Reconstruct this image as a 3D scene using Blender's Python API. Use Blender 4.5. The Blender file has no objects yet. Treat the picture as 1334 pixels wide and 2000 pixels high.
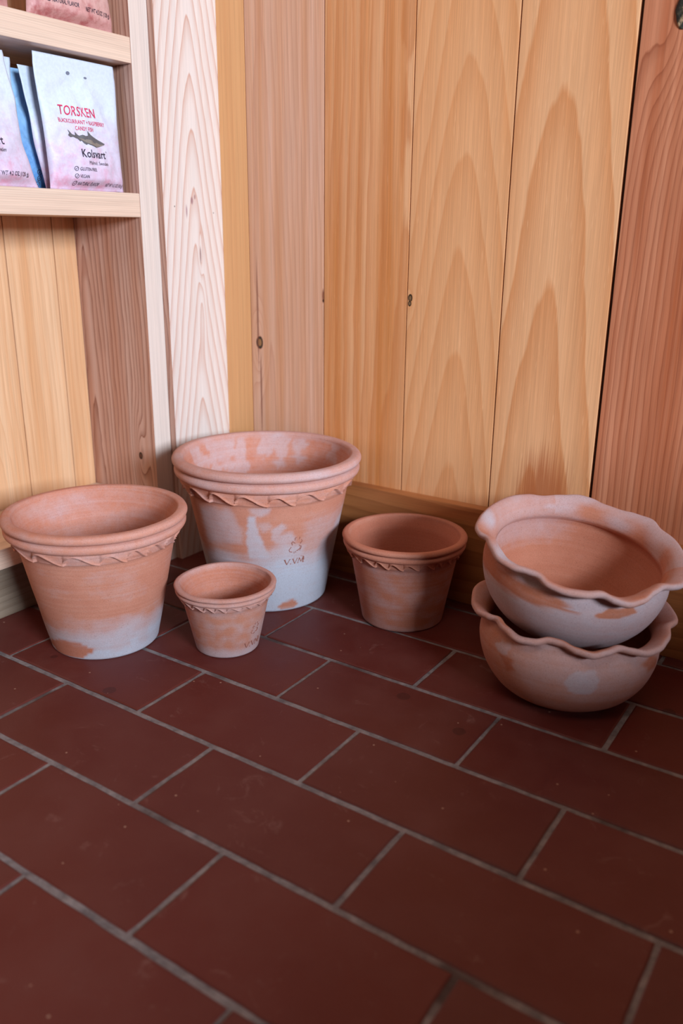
import bpy, bmesh, math, random
from mathutils import Vector, Matrix, noise as mn
random.seed(7)
S = bpy.context.scene
C = S.collection
PI = math.pi
R = math.radians

# ------------------------------------------------------------------ camera
F_PX = 1647.18
PITCH, ROLL, YAW = 0.3208, 0.009955, -0.587423
CAM = Vector((0, 0, 0.48))
fw = Vector((math.sin(YAW), math.cos(YAW), 0)); rt = Vector((math.cos(YAW), -math.sin(YAW), 0)); up = Vector((0, 0, 1))
FWD = fw*math.cos(PITCH) - up*math.sin(PITCH)
UPV = up*math.cos(PITCH) + fw*math.sin(PITCH)
XR = rt*math.cos(ROLL) + UPV*math.sin(ROLL)
YU = UPV*math.cos(ROLL) - rt*math.sin(ROLL)
cd = bpy.data.cameras.new('camera'); cam = bpy.data.objects.new('camera', cd); C.objects.link(cam)
m = Matrix((XR, YU, -FWD)).transposed().to_4x4(); m.translation = CAM
cam.matrix_world = m
cd.sensor_fit = 'HORIZONTAL'; cd.sensor_width = 24.0; cd.lens = F_PX/1334*24.0
cd.dof.use_dof = True; cd.dof.focus_distance = 0.98; cd.dof.aperture_fstop = 4.0
cd.clip_start = 0.01
S.camera = cam

# ------------------------------------------------------------------ light
S.view_settings.view_transform = 'Standard'; S.view_settings.look = 'None'
S.view_settings.gamma = 1.0; S.view_settings.use_curve_mapping = False
S.view_settings.exposure = 0.0
wd = bpy.data.worlds.new('world'); S.world = wd; wd.use_nodes = True
bg = wd.node_tree.nodes['Background']
bg.inputs[0].default_value = (1.0, 0.66, 0.48, 1); bg.inputs[1].default_value = 0.012

def area(name, loc, target, sx, sy, power, col):
    l = bpy.data.lights.new(name, 'AREA'); l.shape = 'RECTANGLE'; l.size = sx; l.size_y = sy
    l.energy = power; l.color = col
    o = bpy.data.objects.new(name, l); C.objects.link(o); o.location = loc
    d = Vector(target) - Vector(loc); o.rotation_euler = d.to_track_quat('-Z', 'Y').to_euler()
    return o
area('window_light', (2.45, -0.62, 1.22), (-0.5, 0.8, 0.25), 0.9, 0.75, 200, (0.76, 0.87, 1.0))
area('ceiling_light', (0.0, -0.7, 2.3), (-0.5, 0.95, 0.8), 1.2, .6, 9, (1.0, 0.86, 0.74))

# ------------------------------------------------------------------ helpers
def mesh_obj(name, verts, faces, mats, parent=None, smooth=False, fmat=None):
    me = bpy.data.meshes.new(name); me.from_pydata([tuple(v) for v in verts], [], faces)
    for mt in (mats if isinstance(mats, (list, tuple)) else [mats]): me.materials.append(mt)
    if fmat: me.polygons.foreach_set('material_index', fmat)
    if smooth: me.polygons.foreach_set('use_smooth', [True]*len(me.polygons))
    me.update()
    o = bpy.data.objects.new(name, me); C.objects.link(o)
    if parent: o.parent = parent
    return o
def bm_obj(name, bm, mats, parent=None, smooth=False):
    me = bpy.data.meshes.new(name)
    bmesh.ops.recalc_face_normals(bm, faces=bm.faces); bm.to_mesh(me); bm.free()
    for mt in (mats if isinstance(mats, (list, tuple)) else [mats]): me.materials.append(mt)
    if smooth: me.polygons.foreach_set('use_smooth', [True]*len(me.polygons))
    o = bpy.data.objects.new(name, me); C.objects.link(o)
    if parent: o.parent = parent
    return o
def box(bm, lo, hi, mi=0, bev=0.0):
    r = bmesh.ops.create_cube(bm, size=1.0); vs = r['verts']
    for v in vs:
        v.co = Vector(((v.co.x+.5)*(hi[0]-lo[0])+lo[0], (v.co.y+.5)*(hi[1]-lo[1])+lo[1], (v.co.z+.5)*(hi[2]-lo[2])+lo[2]))
    fs = set(f for v in vs for f in v.link_faces)
    if bev > 0:
        es = list(set(e for v in vs for e in v.link_edges))
        rr = bmesh.ops.bevel(bm, geom=es, offset=bev, segments=2, affect='EDGES', profile=0.7)
        fs = set(rr['faces']) | set(f for f in fs if f.is_valid)
        for f in list(fs):
            for v in f.verts: fs |= set(v.link_faces)
    for f in fs: f.material_index = mi
def empty(name, loc, label, cat, group=None):
    o = bpy.data.objects.new(name, None); C.objects.link(o); o.location = loc
    o.empty_display_size = .03
    o['label'] = label; o['category'] = cat
    if group: o['group'] = group
    return o
def struct(o): o['kind'] = 'structure'; return o

# ------------------------------------------------------------------ node helpers
class G:
    def __init__(s, name):
        s.m = bpy.data.materials.new(name); s.m.use_nodes = True; s.t = s.m.node_tree; s.n = s.t.nodes
        s.b = s.n['Principled BSDF']
    def set(s, sock, v):
        if hasattr(v, 'links') or isinstance(v, bpy.types.NodeSocket): s.t.links.new(v, sock)
        else: sock.default_value = v
    def math(s, op, a, b=0.0, c=None, clamp=False):
        n = s.n.new('ShaderNodeMath'); n.operation = op; n.use_clamp = clamp
        s.set(n.inputs[0], a); s.set(n.inputs[1], b)
        if c is not None: s.set(n.inputs[2], c)
        return n.outputs[0]
    def add(s, a, b): return s.math('ADD', a, b)
    def sub(s, a, b): return s.math('SUBTRACT', a, b)
    def mul(s, a, b): return s.math('MULTIPLY', a, b)
    def sep(s, v):
        n = s.n.new('ShaderNodeSeparateXYZ'); s.set(n.inputs[0], v); return n.outputs
    def comb(s, x, y, z):
        n = s.n.new('ShaderNodeCombineXYZ')
        for i, v in enumerate((x, y, z)): s.set(n.inputs[i], v)
        return n.outputs[0]
    def obj(s): return s.n.new('ShaderNodeTexCoord').outputs['Object']
    def noise(s, vec, scale=1.0, detail=3.0, rough=.5, dist=0.0):
        n = s.n.new('ShaderNodeTexNoise'); s.set(n.inputs['Vector'], vec); n.inputs['Scale'].default_value = scale
        n.inputs['Detail'].default_value = detail; n.inputs['Roughness'].default_value = rough; n.inputs['Distortion'].default_value = dist
        return n.outputs[0]
    def ramp(s, fac, stops, interp='LINEAR'):
        n = s.n.new('ShaderNodeValToRGB'); s.set(n.inputs[0], fac); cr = n.color_ramp; cr.interpolation = interp
        while len(cr.elements) < len(stops): cr.elements.new(.5)
        for e, (p, c) in zip(cr.elements, stops):
            e.position = p; e.color = (c[0], c[1], c[2], 1) if isinstance(c, (tuple, list)) else (c, c, c, 1)
        return n.outputs[0]
    def mix(s, fac, a, b, mode='MIX'):
        n = s.n.new('ShaderNodeMix'); n.data_type = 'RGBA'; n.blend_type = mode
        s.set(n.inputs[0], fac)
        for k, v in ((6, a), (7, b)):
            s.set(n.inputs[k], (v[0], v[1], v[2], 1) if isinstance(v, (tuple, list)) else v)
        return n.outputs[2]
    def attr(s, name):
        n = s.n.new('ShaderNodeAttribute'); n.attribute_name = name; return n
    def bump(s, h, strength=.3, dist=.001):
        n = s.n.new('ShaderNodeBump'); s.set(n.inputs['Height'], h); n.inputs['Strength'].default_value = strength
        n.inputs['Distance'].default_value = dist; s.t.links.new(n.outputs[0], s.b.inputs['Normal'])

def srgb(r, g, b):
    f = lambda c: c/255/12.92 if c/255 <= .04045 else ((c/255+.055)/1.055)**2.4
    return (f(r), f(g), f(b))

def wood(name, light, dark, tint=None, ax=(0, 2, 1), a0=0.0, l0=0.0, d=.02, A=60., B=0., warp=.6, seed=0., line=.55,
         saw=False, fiber=.35, stripes=.25, knots=(), rough=.42, gloss=.5, pores=0.0, extra=()):
    """Sawn softwood. ax: world axes for (across, along, depth).  Growth rings are cones about a pith
    d metres behind the face; A rings per metre outward, B rings per metre along the board."""
    g = G(name); P = g.sep(g.obj())
    a = g.sub(P[ax[0]], a0); l = g.sub(P[ax[1]], l0); dp = P[ax[2]]
    nv = g.comb(g.add(g.mul(a, 9.), seed), g.mul(dp, 9.), g.mul(l, 2.2))
    n1 = g.noise(nv, 1.0, 2.0)
    nv2 = g.comb(g.add(g.mul(a, 90.), seed*3), g.mul(dp, 40.), g.mul(l, 14.))
    n2 = g.noise(nv2, 1.0, 2.0)
    rr = g.math('SQRT', g.add(g.mul(a, a), d*d))
    ring = g.add(g.mul(rr, A), g.mul(l, B))
    ring = g.add(ring, g.mul(g.sub(n1, .5), warp*2)); ring = g.add(ring, g.mul(g.sub(n2, .5), warp*.28))
    kmask = None
    for (ka, kl, sa, sl, amp, kr, kc) in knots:
        u = g.math('DIVIDE', g.sub(P[ax[0]], ka), sa); v = g.math('DIVIDE', g.sub(P[ax[1]], kl), sl)
        e = g.math('EXPONENT', g.mul(g.add(g.mul(u, u), g.mul(v, v)), -1.0))
        ring = g.add(ring, g.mul(e, amp))
    t = g.math('FRACT', g.add(ring, 50.0))
    if saw: prof = g.ramp(t, [(0, 0.0), (.55, .45), (.93, 1.0), (1.0, 0.0)])
    else: prof = g.ramp(t, [(0, 0.0), (.5, .10), (.86, .55), (.95, 1.0), (1.0, 0.0)])
    fv = g.comb(g.add(g.mul(a, 700.), seed), g.mul(dp, 300.), g.mul(l, 9.))
    fb = g.noise(fv, 1.0, 3.0, .6)
    sv = g.comb(g.add(g.mul(a, 60.), seed*5), g.mul(dp, 60.), g.mul(l, 1.3))
    st = g.noise(sv, 1.0, 3.0, .5)
    cl = g.mix(g.ramp(st, [(.35, 0.0), (.68, 1.0)]), light, tint or tuple(.5*(x+y) for x, y in zip(light, dark)))
    base = g.mix(stripes, light, cl)
    col = g.mix(g.mul(prof, line), base, dark)
    fm = g.ramp(fb, [(.3, 1.0-fiber*.5), (.7, 1.0+fiber*.12)])
    col = g.mix(1.0, col, fm, 'MULTIPLY')
    if pores:
        pv = g.comb(g.add(g.mul(a, 900.), seed*7), g.mul(dp, 200.), g.mul(l, 40.))
        pm = g.ramp(g.noise(pv, 1.0, 1.0), [(.68, 0.0), (.80, .6)])
        col = g.mix(g.mul(pm, pores), col, tuple(min(1, c*1.25+.05) for c in light))
    for (ka, kl, sa, sl, amp, kr, kc) in knots:
        if kr <= 0: continue
        u = g.math('DIVIDE', g.sub(P[ax[0]], ka), kr); v = g.math('DIVIDE', g.sub(P[ax[1]], kl), kr*1.45)
        dd = g.math('SQRT', g.add(g.mul(u, u), g.mul(v, v)))
        dd = g.add(dd, g.mul(g.sub(n2, .5), .5))
        mk = g.ramp(g.mul(dd, .4), [(0.0, 1.0), (.40, 1.0), (.46, 0.0)])
        kcol = g.ramp(g.mul(dd, .4), [(0.0, kc), (.20, kc), (.26, tuple(c*.12 for c in kc)), (.38, tuple(c*.10 for c in kc)), (.45, dark)])
        col = g.mix(mk, col, kcol)
    for (ka, kl, sa, sl, c, stn) in extra:      # stains with a shape of their own
        u = g.math('DIVIDE', g.sub(P[ax[0]], ka), sa); v = g.math('DIVIDE', g.sub(P[ax[1]], kl), sl)
        dd = g.add(g.math('SQRT', g.add(g.mul(u, u), g.mul(v, v))), g.mul(g.sub(fb, .5), 1.0))
        col = g.mix(g.mul(g.ramp(dd, [(.5, 1.0), (1.0, 0.0)]), stn), col, c)
    g.t.links.new(col, g.b.inputs['Base Color'])
    g.b.inputs['Roughness'].default_value = rough; g.b.inputs['Specular IOR Level'].default_value = gloss
    g.bump(g.add(fb, g.mul(prof, .6)), .12, .0006)
    return g.m

# ------------------------------------------------------------------ colours
PALE = srgb(226, 205, 186); PALE_D = srgb(196, 150, 122)
HONEY = srgb(224, 164, 108); HONEY_D = srgb(196, 118, 60)
PINKW = srgb(224, 178, 152); PINK_D = srgb(176, 104, 70)
RED = srgb(188, 112, 76); RED_D = srgb(120, 58, 36)

# ------------------------------------------------------------------ floor: quarry tiles laid in running bond
def floor_mats():
    g = G('quarry_tile'); P = g.obj(); at = g.attr('tone')
    n = g.noise(P, 16, 5, .6); n2 = g.noise(P, 5, 3, .5, .4); n3 = g.noise(P, 420, 2, .7)
    c = g.mix(g.ramp(n2, [(.3, 0.0), (.7, 1.0)]), srgb(95, 31, 26), srgb(104, 43, 36))
    c = g.mix(g.mul(at.outputs['Fac'], .8), c, srgb(88, 38, 34))
    c = g.mix(g.ramp(n, [(.42, 0.0), (.75, .55)]), c, srgb(110, 62, 56))
    # dark drip spots and pale scuffs
    v = g.n.new('ShaderNodeTexVoronoi'); v.inputs['Scale'].default_value = 11; g.t.links.new(P, v.inputs['Vector'])
    sp = g.math('LESS_THAN', g.add(v.outputs['Distance'], g.mul(n, .08)), .115)
    c = g.mix(g.mul(sp, .55), c, srgb(60, 22, 20))
    scv = g.sep(P); sc = g.noise(g.comb(g.mul(scv[0], 30), g.mul(scv[1], 30), 3.0), 1.0, 8, .75, 1.2)
    c = g.mix(g.ramp(sc, [(.60, 0.0), (.74, .28)]), c, srgb(165, 130, 122))
    v2 = g.n.new('ShaderNodeTexVoronoi'); v2.inputs['Scale'].default_value = 38; g.t.links.new(P, v2.inputs['Vector'])
    c = g.mix(g.mul(g.math('LESS_THAN', v2.outputs['Distance'], .045), .6), c, srgb(190, 150, 130))
    g.t.links.new(c, g.b.inputs['Base Color'])
    g.t.links.new(g.ramp(g.add(n, g.mul(n3, .15)), [(.3, .42), (.8, .62)]), g.b.inputs['Roughness'])
    g.b.inputs['Specular IOR Level'].default_value = .35
    g.bump(g.add(g.mul(n, 1.0), g.mul(n3, .35)), .25, .0012)
    h = G('grout'); P = h.obj(); n = h.noise(P, 60, 5, .7); n2 = h.noise(P, 9, 3, .5)
    c = h.mix(h.ramp(n, [(.35, 0.0), (.65, 1.0)]), srgb(100, 92, 94), srgb(144, 134, 134))
    c = h.mix(h.ramp(n2, [(.56, 0.0), (.66, .8)]), c, srgb(66, 44, 40))
    h.t.links.new(c, h.b.inputs['Base Color']); h.b.inputs['Roughness'].default_value = .95
    h.bump(n, .6, .003)
    return g.m, h.m
TILE, GROUT = floor_mats()
U0, V0, HL, TW = -0.7098, 0.6276, 0.10631, 0.10537
# measured corner points of the courses (course, joint) -> offsets in metres from the ideal grid
OFFJ = {(1,-1):.004,(2,-1):-.0035,(4,-1):-.0029,(2,0):-.0035,(3,0):-.0018,(5,0):-.002,(0,1):-.0025,(1,1):.0015,(3,1):-.0012,
        (1,2):.0018,(2,2):.0046,(4,2):.0072,(2,3):-.0037,(3,3):.0048,(4,3):-.0063}
def build_floor():
    bm = bmesh.new(); lay = bm.verts.layers.float.new('tone'); rnd = random.Random(3)
    for k in range(-4, 14):             # course k lies between grid line k (far edge) and k+1 (near edge)
        yf = V0 - k*TW; yn = V0 - (k+1)*TW
        if yf > .99: yf = .99
        par = k % 2                      # joints of course k sit at odd/even half lengths
        j0 = -8 if par == 0 else -7
        for j in range(j0, 26, 2):
            # course 0 (between lines 0 and 1) has joints at odd indices, course 1 at even ones
            ja, jb = j+1, j+3
            def X(q): return U0 + q*HL + .5*(OFFJ.get((q, k), 0)+OFFJ.get((q, k+1), 0))
            gw = .0020 + rnd.random()*.0012; gh = .0027 + rnd.random()*.0010
            x0, x1 = X(ja)+gw, X(jb)-gw; y0, y1 = yn+gh, yf-gh
            jit = lambda: (rnd.random()-.5)*.0022
            z = .0022 + rnd.random()*.0009; tone = rnd.random()
            # outline with slightly wandering edges
            loop = []
            nx, ny = 14, 7
            pts = [(x0+(x1-x0)*i/nx, y0) for i in range(nx)] + [(x1, y0+(y1-y0)*i/ny) for i in range(ny)] + \
                  [(x1-(x1-x0)*i/nx, y1) for i in range(nx)] + [(x0, y1-(y1-y0)*i/ny) for i in range(ny)]
            cxm, cym = (x0+x1)/2, (y0+y1)/2
            top, mid, bot = [], [], []
            for (x, y) in pts:
                w = mn.noise(Vector((x*55, y*55, k*3.1)))*.0012 + mn.noise(Vector((x*170, y*170, 4)))*.0006
                dx, dy = (x-cxm), (y-cym); s = 1 if abs(dx)/(x1-x0) > abs(dy)/(y1-y0) else 0
                px, py = (x + math.copysign(w, dx), y) if s else (x, y + math.copysign(w, dy))
                ix, iy = px - math.copysign(.0016, dx)*(1 if abs(abs(dx)-(x1-x0)/2) < 1e-6 else 0), py - math.copysign(.0016, dy)*(1 if abs(abs(dy)-(y1-y0)/2) < 1e-6 else 0)
                a = bm.verts.new((ix, iy, z)); b = bm.verts.new((px, py, z-.0010)); c = bm.verts.new((px, py, -.004))
                for q in (a, b, c): q[lay] = tone
                top.append(a); mid.append(b); bot.append(c)
            f = bm.faces.new(top); f.material_index = 0
            n = len(top)
            for i in range(n):
                i2 = (i+1) % n
                bm.faces.new((mid[i], mid[i2], top[i2], top[i])).material_index = 0
                bm.faces.new((bot[i], bot[i2], mid[i2], mid[i])).material_index = 0
    nx, ny = 60, 60
    r = bmesh.ops.create_grid(bm, x_segments=1, y_segments=1, size=1.0)
    for v in r['verts']: v.co = Vector((v.co.x*2.2+1.1, v.co.y*1.2-.15, .0012))
    for f in set(f for v in r['verts'] for f in v.link_faces): f.material_index = 1
    return struct(bm_obj('floor', bm, [TILE, GROUT]))
build_floor()
FZ = .0026   # top of the tiles

# ------------------------------------------------------------------ back wall of vertical boards
YW = 0.9824; SEAM = [-.8676, -.8184, -.6872, -.5553, -.4234, -.2918]
wm = [
 wood('honey_edge_board', srgb(230,172,116), HONEY_D, a0=-.95, d=.01, A=120, B=0, warp=.5, seed=1.3, line=.18, stripes=.4, fiber=.25, pores=.25),
 wood('pink_knot_board', PINKW, PINK_D, tint=srgb(205,140,92), a0=-.79, d=.03, A=150, B=2.2, warp=1.6, seed=4.1, line=.34, stripes=.7, l0=.1,
      knots=((-.8027,.3234,.012,.05,4,.0062,srgb(150,105,60)),),
      extra=((-.8052,.36,.0022,.09,srgb(120,60,38),.7),(-.8012,.25,.0020,.07,srgb(110,50,34),.75),(-.6885,.396,.002,.011,srgb(120,55,30),.8),(-.6882,.389,.0016,.0025,srgb(60,30,20),.9))),
 wood('striped_honey_board', srgb(228,172,126), srgb(196,120,66), tint=srgb(204,128,66), a0=-.56, d=.05, A=85, B=.9, warp=1.5, seed=9.7, line=.6, saw=True, stripes=.9, pores=.35),
 wood('arched_honey_board', srgb(228,170,122), srgb(206,132,76), tint=srgb(216,152,100), a0=-.4835, d=.020, A=48, B=8.0, l0=.44, warp=.7, seed=15.2, line=.48, saw=True, stripes=.4, pores=.6,
      knots=((-.5508,.3995,.006,.02,.6,.0034,srgb(120,90,60)),(-.5513,.3925,.006,.02,.3,.0026,srgb(120,90,60)))),
 wood('broad_arch_board', srgb(230,174,128), srgb(204,130,76), tint=srgb(218,160,112), a0=-.366, d=.020, A=34, B=4.6, l0=.385, warp=.8, seed=22.9, line=.7, saw=True, stripes=.4, pores=.6,
      extra=((-.352,.15,.044,.088,srgb(176,98,56),.8),)),
 wood('red_heart_board', srgb(206,138,104), srgb(140,70,44), tint=srgb(172,92,56), a0=-.12, d=.03, A=150, B=.5, warp=1.9, seed=31.4, line=.75, stripes=.95,
      knots=((-.255,.6933,.03,.09,5,.0,srgb(60,50,40)),)),
]
def build_wall():
    bm = bmesh.new()
    xs = SEAM + [-.165, -.03, .10, .24, .37, .50]
    gaps = [0, .0006, .0007, .0007, .0008, .0018, .0008, .0008, .0008, .0008, .0008]
    for i in range(len(xs)-1):
        mi = min(i, 5) if i < 6 else (3, 5, 2, 4, 1)[(i-6) % 5]
        box(bm, (xs[i]+gaps[i], YW, .0), (xs[i+1]-(gaps[i+1] if i+1 < len(gaps) else .0008), YW+.018, 1.5), mi, .0009)
    box(bm, (-1.05, YW+.006, 0), (.5, YW+.03, 1.5), 6)
    d = G('dark_gap'); d.b.inputs['Base Color'].default_value = (*srgb(58, 30, 16), 1); d.b.inputs['Roughness'].default_value = .9
    o = struct(bm_obj('wall_back', bm, wm+[d.m]))
    return o
wall = build_wall()
# the loose dark knot high on the red board
kb = G('knot_bark'); P = kb.obj(); n = kb.noise(P, 130, 4, .6)
kb.t.links.new(kb.ramp(n, [(.42, srgb(26, 30, 30)), (.55, srgb(58, 56, 44)), (.66, srgb(176, 150, 116))]), kb.b.inputs['Base Color'])
kb.b.inputs['Roughness'].default_value = .7; kb.bump(n, .8, .003)
bm = bmesh.new(); bmesh.ops.create_uvsphere(bm, u_segments=32, v_segments=18, radius=1)
for v in bm.verts:
    w = 1+.22*mn.noise(v.co*1.7+Vector((3, 1, 5)))
    v.co = Vector((v.co.x*.0135*w-.2445, v.co.y*.004*w+YW, v.co.z*.020*w+.694))
o = struct(bm_obj('wall_knot', bm, kb.m, wall, True)); del o['kind']

# baseboard
bb = wood('baseboard_wood', srgb(188,120,70), srgb(138,76,38), tint=srgb(164,96,50), ax=(2,0,1), a0=.07, d=.012, A=60, B=2.5, warp=.9, seed=41., line=.5, saw=True, stripes=.6, rough=.42)
bm = bmesh.new(); box(bm, (-.8676, .9665, FZ-.001), (.5, YW+.004, .1392), 0, .0018)
struct(bm_obj('baseboard_back', bm, bb))

# unseen low wall with sill, added outside the frame to shade the lower right
wr_m = wood('shade_wall_wood', srgb(206,140,100), srgb(140,72,44), ax=(1,2,0), a0=.5, d=.03, A=90, B=1.5, warp=1.2, seed=51., line=.5, stripes=.7)
bm = bmesh.new()
for i in range(8): box(bm, (.50, -.074+.132*i+.0007, 0), (.52, -.074+.132*(i+1)-.0007, .395), 0, .0009)
box(bm, (.47, -.10, .395), (.62, YW+.004, .42), 0, .002)
box(bm, (.5201, -.074, 0), (.60, YW+.004, .395), 0)
struct(bm_obj('added_shade_wall', bm, wr_m))

# pale board closing the corner: the left wall beside the shelving
pm = wood('pale_arched_board', srgb(222,209,202), srgb(196,146,126), ax=(1,2,0), a0=.925, d=.007, A=78, B=14., l0=.567, warp=.8, seed=2.6, line=.85, stripes=.25, tint=srgb(226,204,190), fiber=.25,
     knots=((.933,.37,.007,.05,-1.2,0,PALE_D),(.9334,.445,.004,.03,1.3,0,PALE_D)),
     extra=((.9334,.447,.0018,.013,srgb(120,76,78),.8),(.9205,.519,.003,.006,srgb(140,96,104),.8),(.909,.505,.002,.011,srgb(146,104,116),.75),(.9265,.524,.002,.004,srgb(146,100,100),.7),
            (.8861,.5106,.0011,.0012,srgb(40,30,28),1.),(.9639,.5038,.0011,.0011,srgb(40,30,28),1.)))
side_m = wood('side_panel_wood', srgb(206,168,152), srgb(134,80,62), tint=srgb(184,122,92), ax=(0,2,1), a0=-1.0, d=.012, A=135, B=5.0, warp=3.0, seed=6.2, line=1.0, stripes=.7,
     knots=((-.9095,.1658,.012,.05,3,.0036,srgb(96,48,34)),), extra=((-.9985,.43,.010,.022,srgb(168,118,100),.6),))
bm = bmesh.new(); box(bm, (-.9, .8654, FZ-.001), (-.8676, YW+.004, 1.5), 0, .0010)
for f in bm.faces:
    f.normal_update()
    if f.normal.y < -.6: f.material_index = 1
struct(bm_obj('wall_left', bm, [pm, side_m]))

# ------------------------------------------------------------------ shelving unit
XS = -.8782; YS = .8338; YN = -.10
unit = empty('shelving_unit', (0, 0, 0), 'pale softwood shelving unit with board back on the left wall, candy bags on its shelves', 'shelving')
edge_m = wood('stile_edge_wood', srgb(222,206,196), srgb(202,170,152), ax=(1,2,0), a0=.70, d=.02, A=500, B=.5, warp=.5, seed=7.7, line=.35, stripes=.2)
shelf_m = wood('shelf_wood', srgb(226,200,180), srgb(196,150,124), ax=(2,1,0), a0=.30, d=.05, A=420, B=.8, warp=.8, seed=12.7, line=.4, stripes=.35)
back_m = wood('back_panel_wood', srgb(230,186,146), srgb(204,138,88), tint=srgb(216,158,110), ax=(1,2,0), a0=.66, d=.03, A=110, B=1.5, warp=1.8, seed=18.8, line=.4, stripes=.8, pores=.15)
toe_m = wood('toe_board_wood', srgb(150,132,114), srgb(112,88,68), ax=(2,1,0), a0=.2, d=.02, A=110, B=2.0, warp=1., seed=25., line=.45, stripes=.5)
DZ0, DZ1 = .082, .1075     # deck
# side panel facing the camera (front edge is the stile)
bm = bmesh.new(); box(bm, (-1.032, YS, FZ), (XS, .8652, 1.5), 0, .0012)
for f in bm.faces:
    f.normal_update()
    if f.normal.x > .6 and f.calc_center_median().x > XS-.002: f.material_index = 1
bm_obj('side_panel', bm, [side_m, edge_m], unit)
bm = bmesh.new(); box(bm, (-1.032, YN-.031, FZ), (XS, YN, 1.5), 0, .0012); bm_obj('side_panel', bm, [side_m], unit)
def shelf(z0, z1):
    bm = bmesh.new(); box(bm, (-1.0128, YN, z0), (XS, YS-.0003, z1), 0, .0014); return bm_obj('shelf', bm, shelf_m, unit)
shelf(.4955, .5252); shelf(.6778, .7072)
bm = bmesh.new(); box(bm, (-1.0128, YN, DZ0), (XS, YS-.0003, DZ1), 0, .0014); bm_obj('bottom_deck', bm, shelf_m, unit)
bm = bmesh.new()
ys = [YN, .012, .0895, .167, .2445, .322, .3995, .477, .5545, .640, .7175, .7950, YS]
for i in range(len(ys)-1): box(bm, (-1.026, ys[i]+.0007, DZ1-.01), (-1.0128, ys[i+1]-.0007, 1.5), 0, .0007)
box(bm, (-1.030, YN, DZ1), (-1.022, YS, 1.5), 1)
dk = bpy.data.materials['dark_gap']
bm_obj('back_panel', bm, [back_m, dk], unit)
bm = bmesh.new(); box(bm, (-.930, YN, FZ), (-.9110, YS-.0003, DZ0), 0, .001); bm_obj('toe_board', bm, toe_m, unit)

# ------------------------------------------------------------------ terracotta
def clay_mat(name, base, deep, bloom, lines=420., rough=.85):
    g = G(name); P = g.obj(); s = g.sep(P); b = g.attr('bloom').outputs['Fac']; dk_ = g.attr('deep').outputs['Fac']
    n = g.noise(P, 28, 4, .6); nf = g.noise(P, 900, 2, .6); nm = g.noise(P, 90, 4, .65)
    th = g.noise(g.comb(g.mul(s[0], 6), g.mul(s[1], 6), g.mul(s[2], lines)), 1.0, 2.0)
    c = g.mix(g.ramp(n, [(.3, 0.0), (.7, 1.0)]), base, tuple(.7*x+.3*y for x, y in zip(base, deep)))
    c = g.mix(g.mul(g.ramp(th, [(.35, 1.0), (.6, 0.0)]), .16), c, deep)
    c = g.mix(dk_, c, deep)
    bf = g.math('MULTIPLY_ADD', g.sub(nm, .5), .35, b)
    bf = g.ramp(g.add(bf, g.mul(g.sub(th, .5), .18)), [(.05, 0.0), (1.05, 1.0)])
    c = g.mix(bf, c, bloom)
    v = g.n.new('ShaderNodeTexVoronoi'); v.inputs['Scale'].default_value = 260; g.t.links.new(P, v.inputs['Vector'])
    c = g.mix(g.mul(g.math('LESS_THAN', v.outputs['Distance'], .16), .22), c, tuple(x*.45 for x in deep))
    fm = g.ramp(nf, [(.3, .88), (.7, 1.06)]); c = g.mix(1.0, c, fm, 'MULTIPLY')
    g.t.links.new(c, g.b.inputs['Base Color']); g.b.inputs['Roughness'].default_value = rough
    g.b.inputs['Specular IOR Level'].default_value = .25
    g.bump(g.add(g.add(g.mul(nf, .25), g.mul(th, .5)), g.mul(nm, .5)), .35, .0009)
    return g.m
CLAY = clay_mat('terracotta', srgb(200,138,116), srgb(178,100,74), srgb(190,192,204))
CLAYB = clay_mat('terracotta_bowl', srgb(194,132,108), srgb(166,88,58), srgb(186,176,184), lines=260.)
STAMPM = clay_mat('terracotta_stamp', srgb(158,100,86), srgb(138,82,68), srgb(160,110,100))

def smooth(a, b, x):
    t = max(0., min(1., (x-a)/(b-a))); return t*t*(3-2*t)
def inpoly(pt, poly, soft):
    """signed soft membership of pt in polygon, both in (deg, mm) with degrees pre-scaled to mm"""
    x, y = pt; ins = False; dmin = 1e9; n = len(poly)
    for i in range(n):
        x1, y1 = poly[i]; x2, y2 = poly[(i+1) % n]
        if (y1 > y) != (y2 > y) and x < (x2-x1)*(y-y1)/(y2-y1)+x1: ins = not ins
        dx, dy = x2-x1, y2-y1; t = max(0, min(1, ((x-x1)*dx+(y-y1)*dy)/(dx*dx+dy*dy+1e-9)))
        dmin = min(dmin, math.hypot(x-x1-t*dx, y-y1-t*dy))
    return smooth(-soft, soft, dmin if ins else -dmin)
def wob(f, z, s=1., k=0.):
    return mn.noise(Vector((3.44*s*math.cos(R(f)), 3.44*s*math.sin(R(f))+k*5.3, z*.10*s)))

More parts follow.
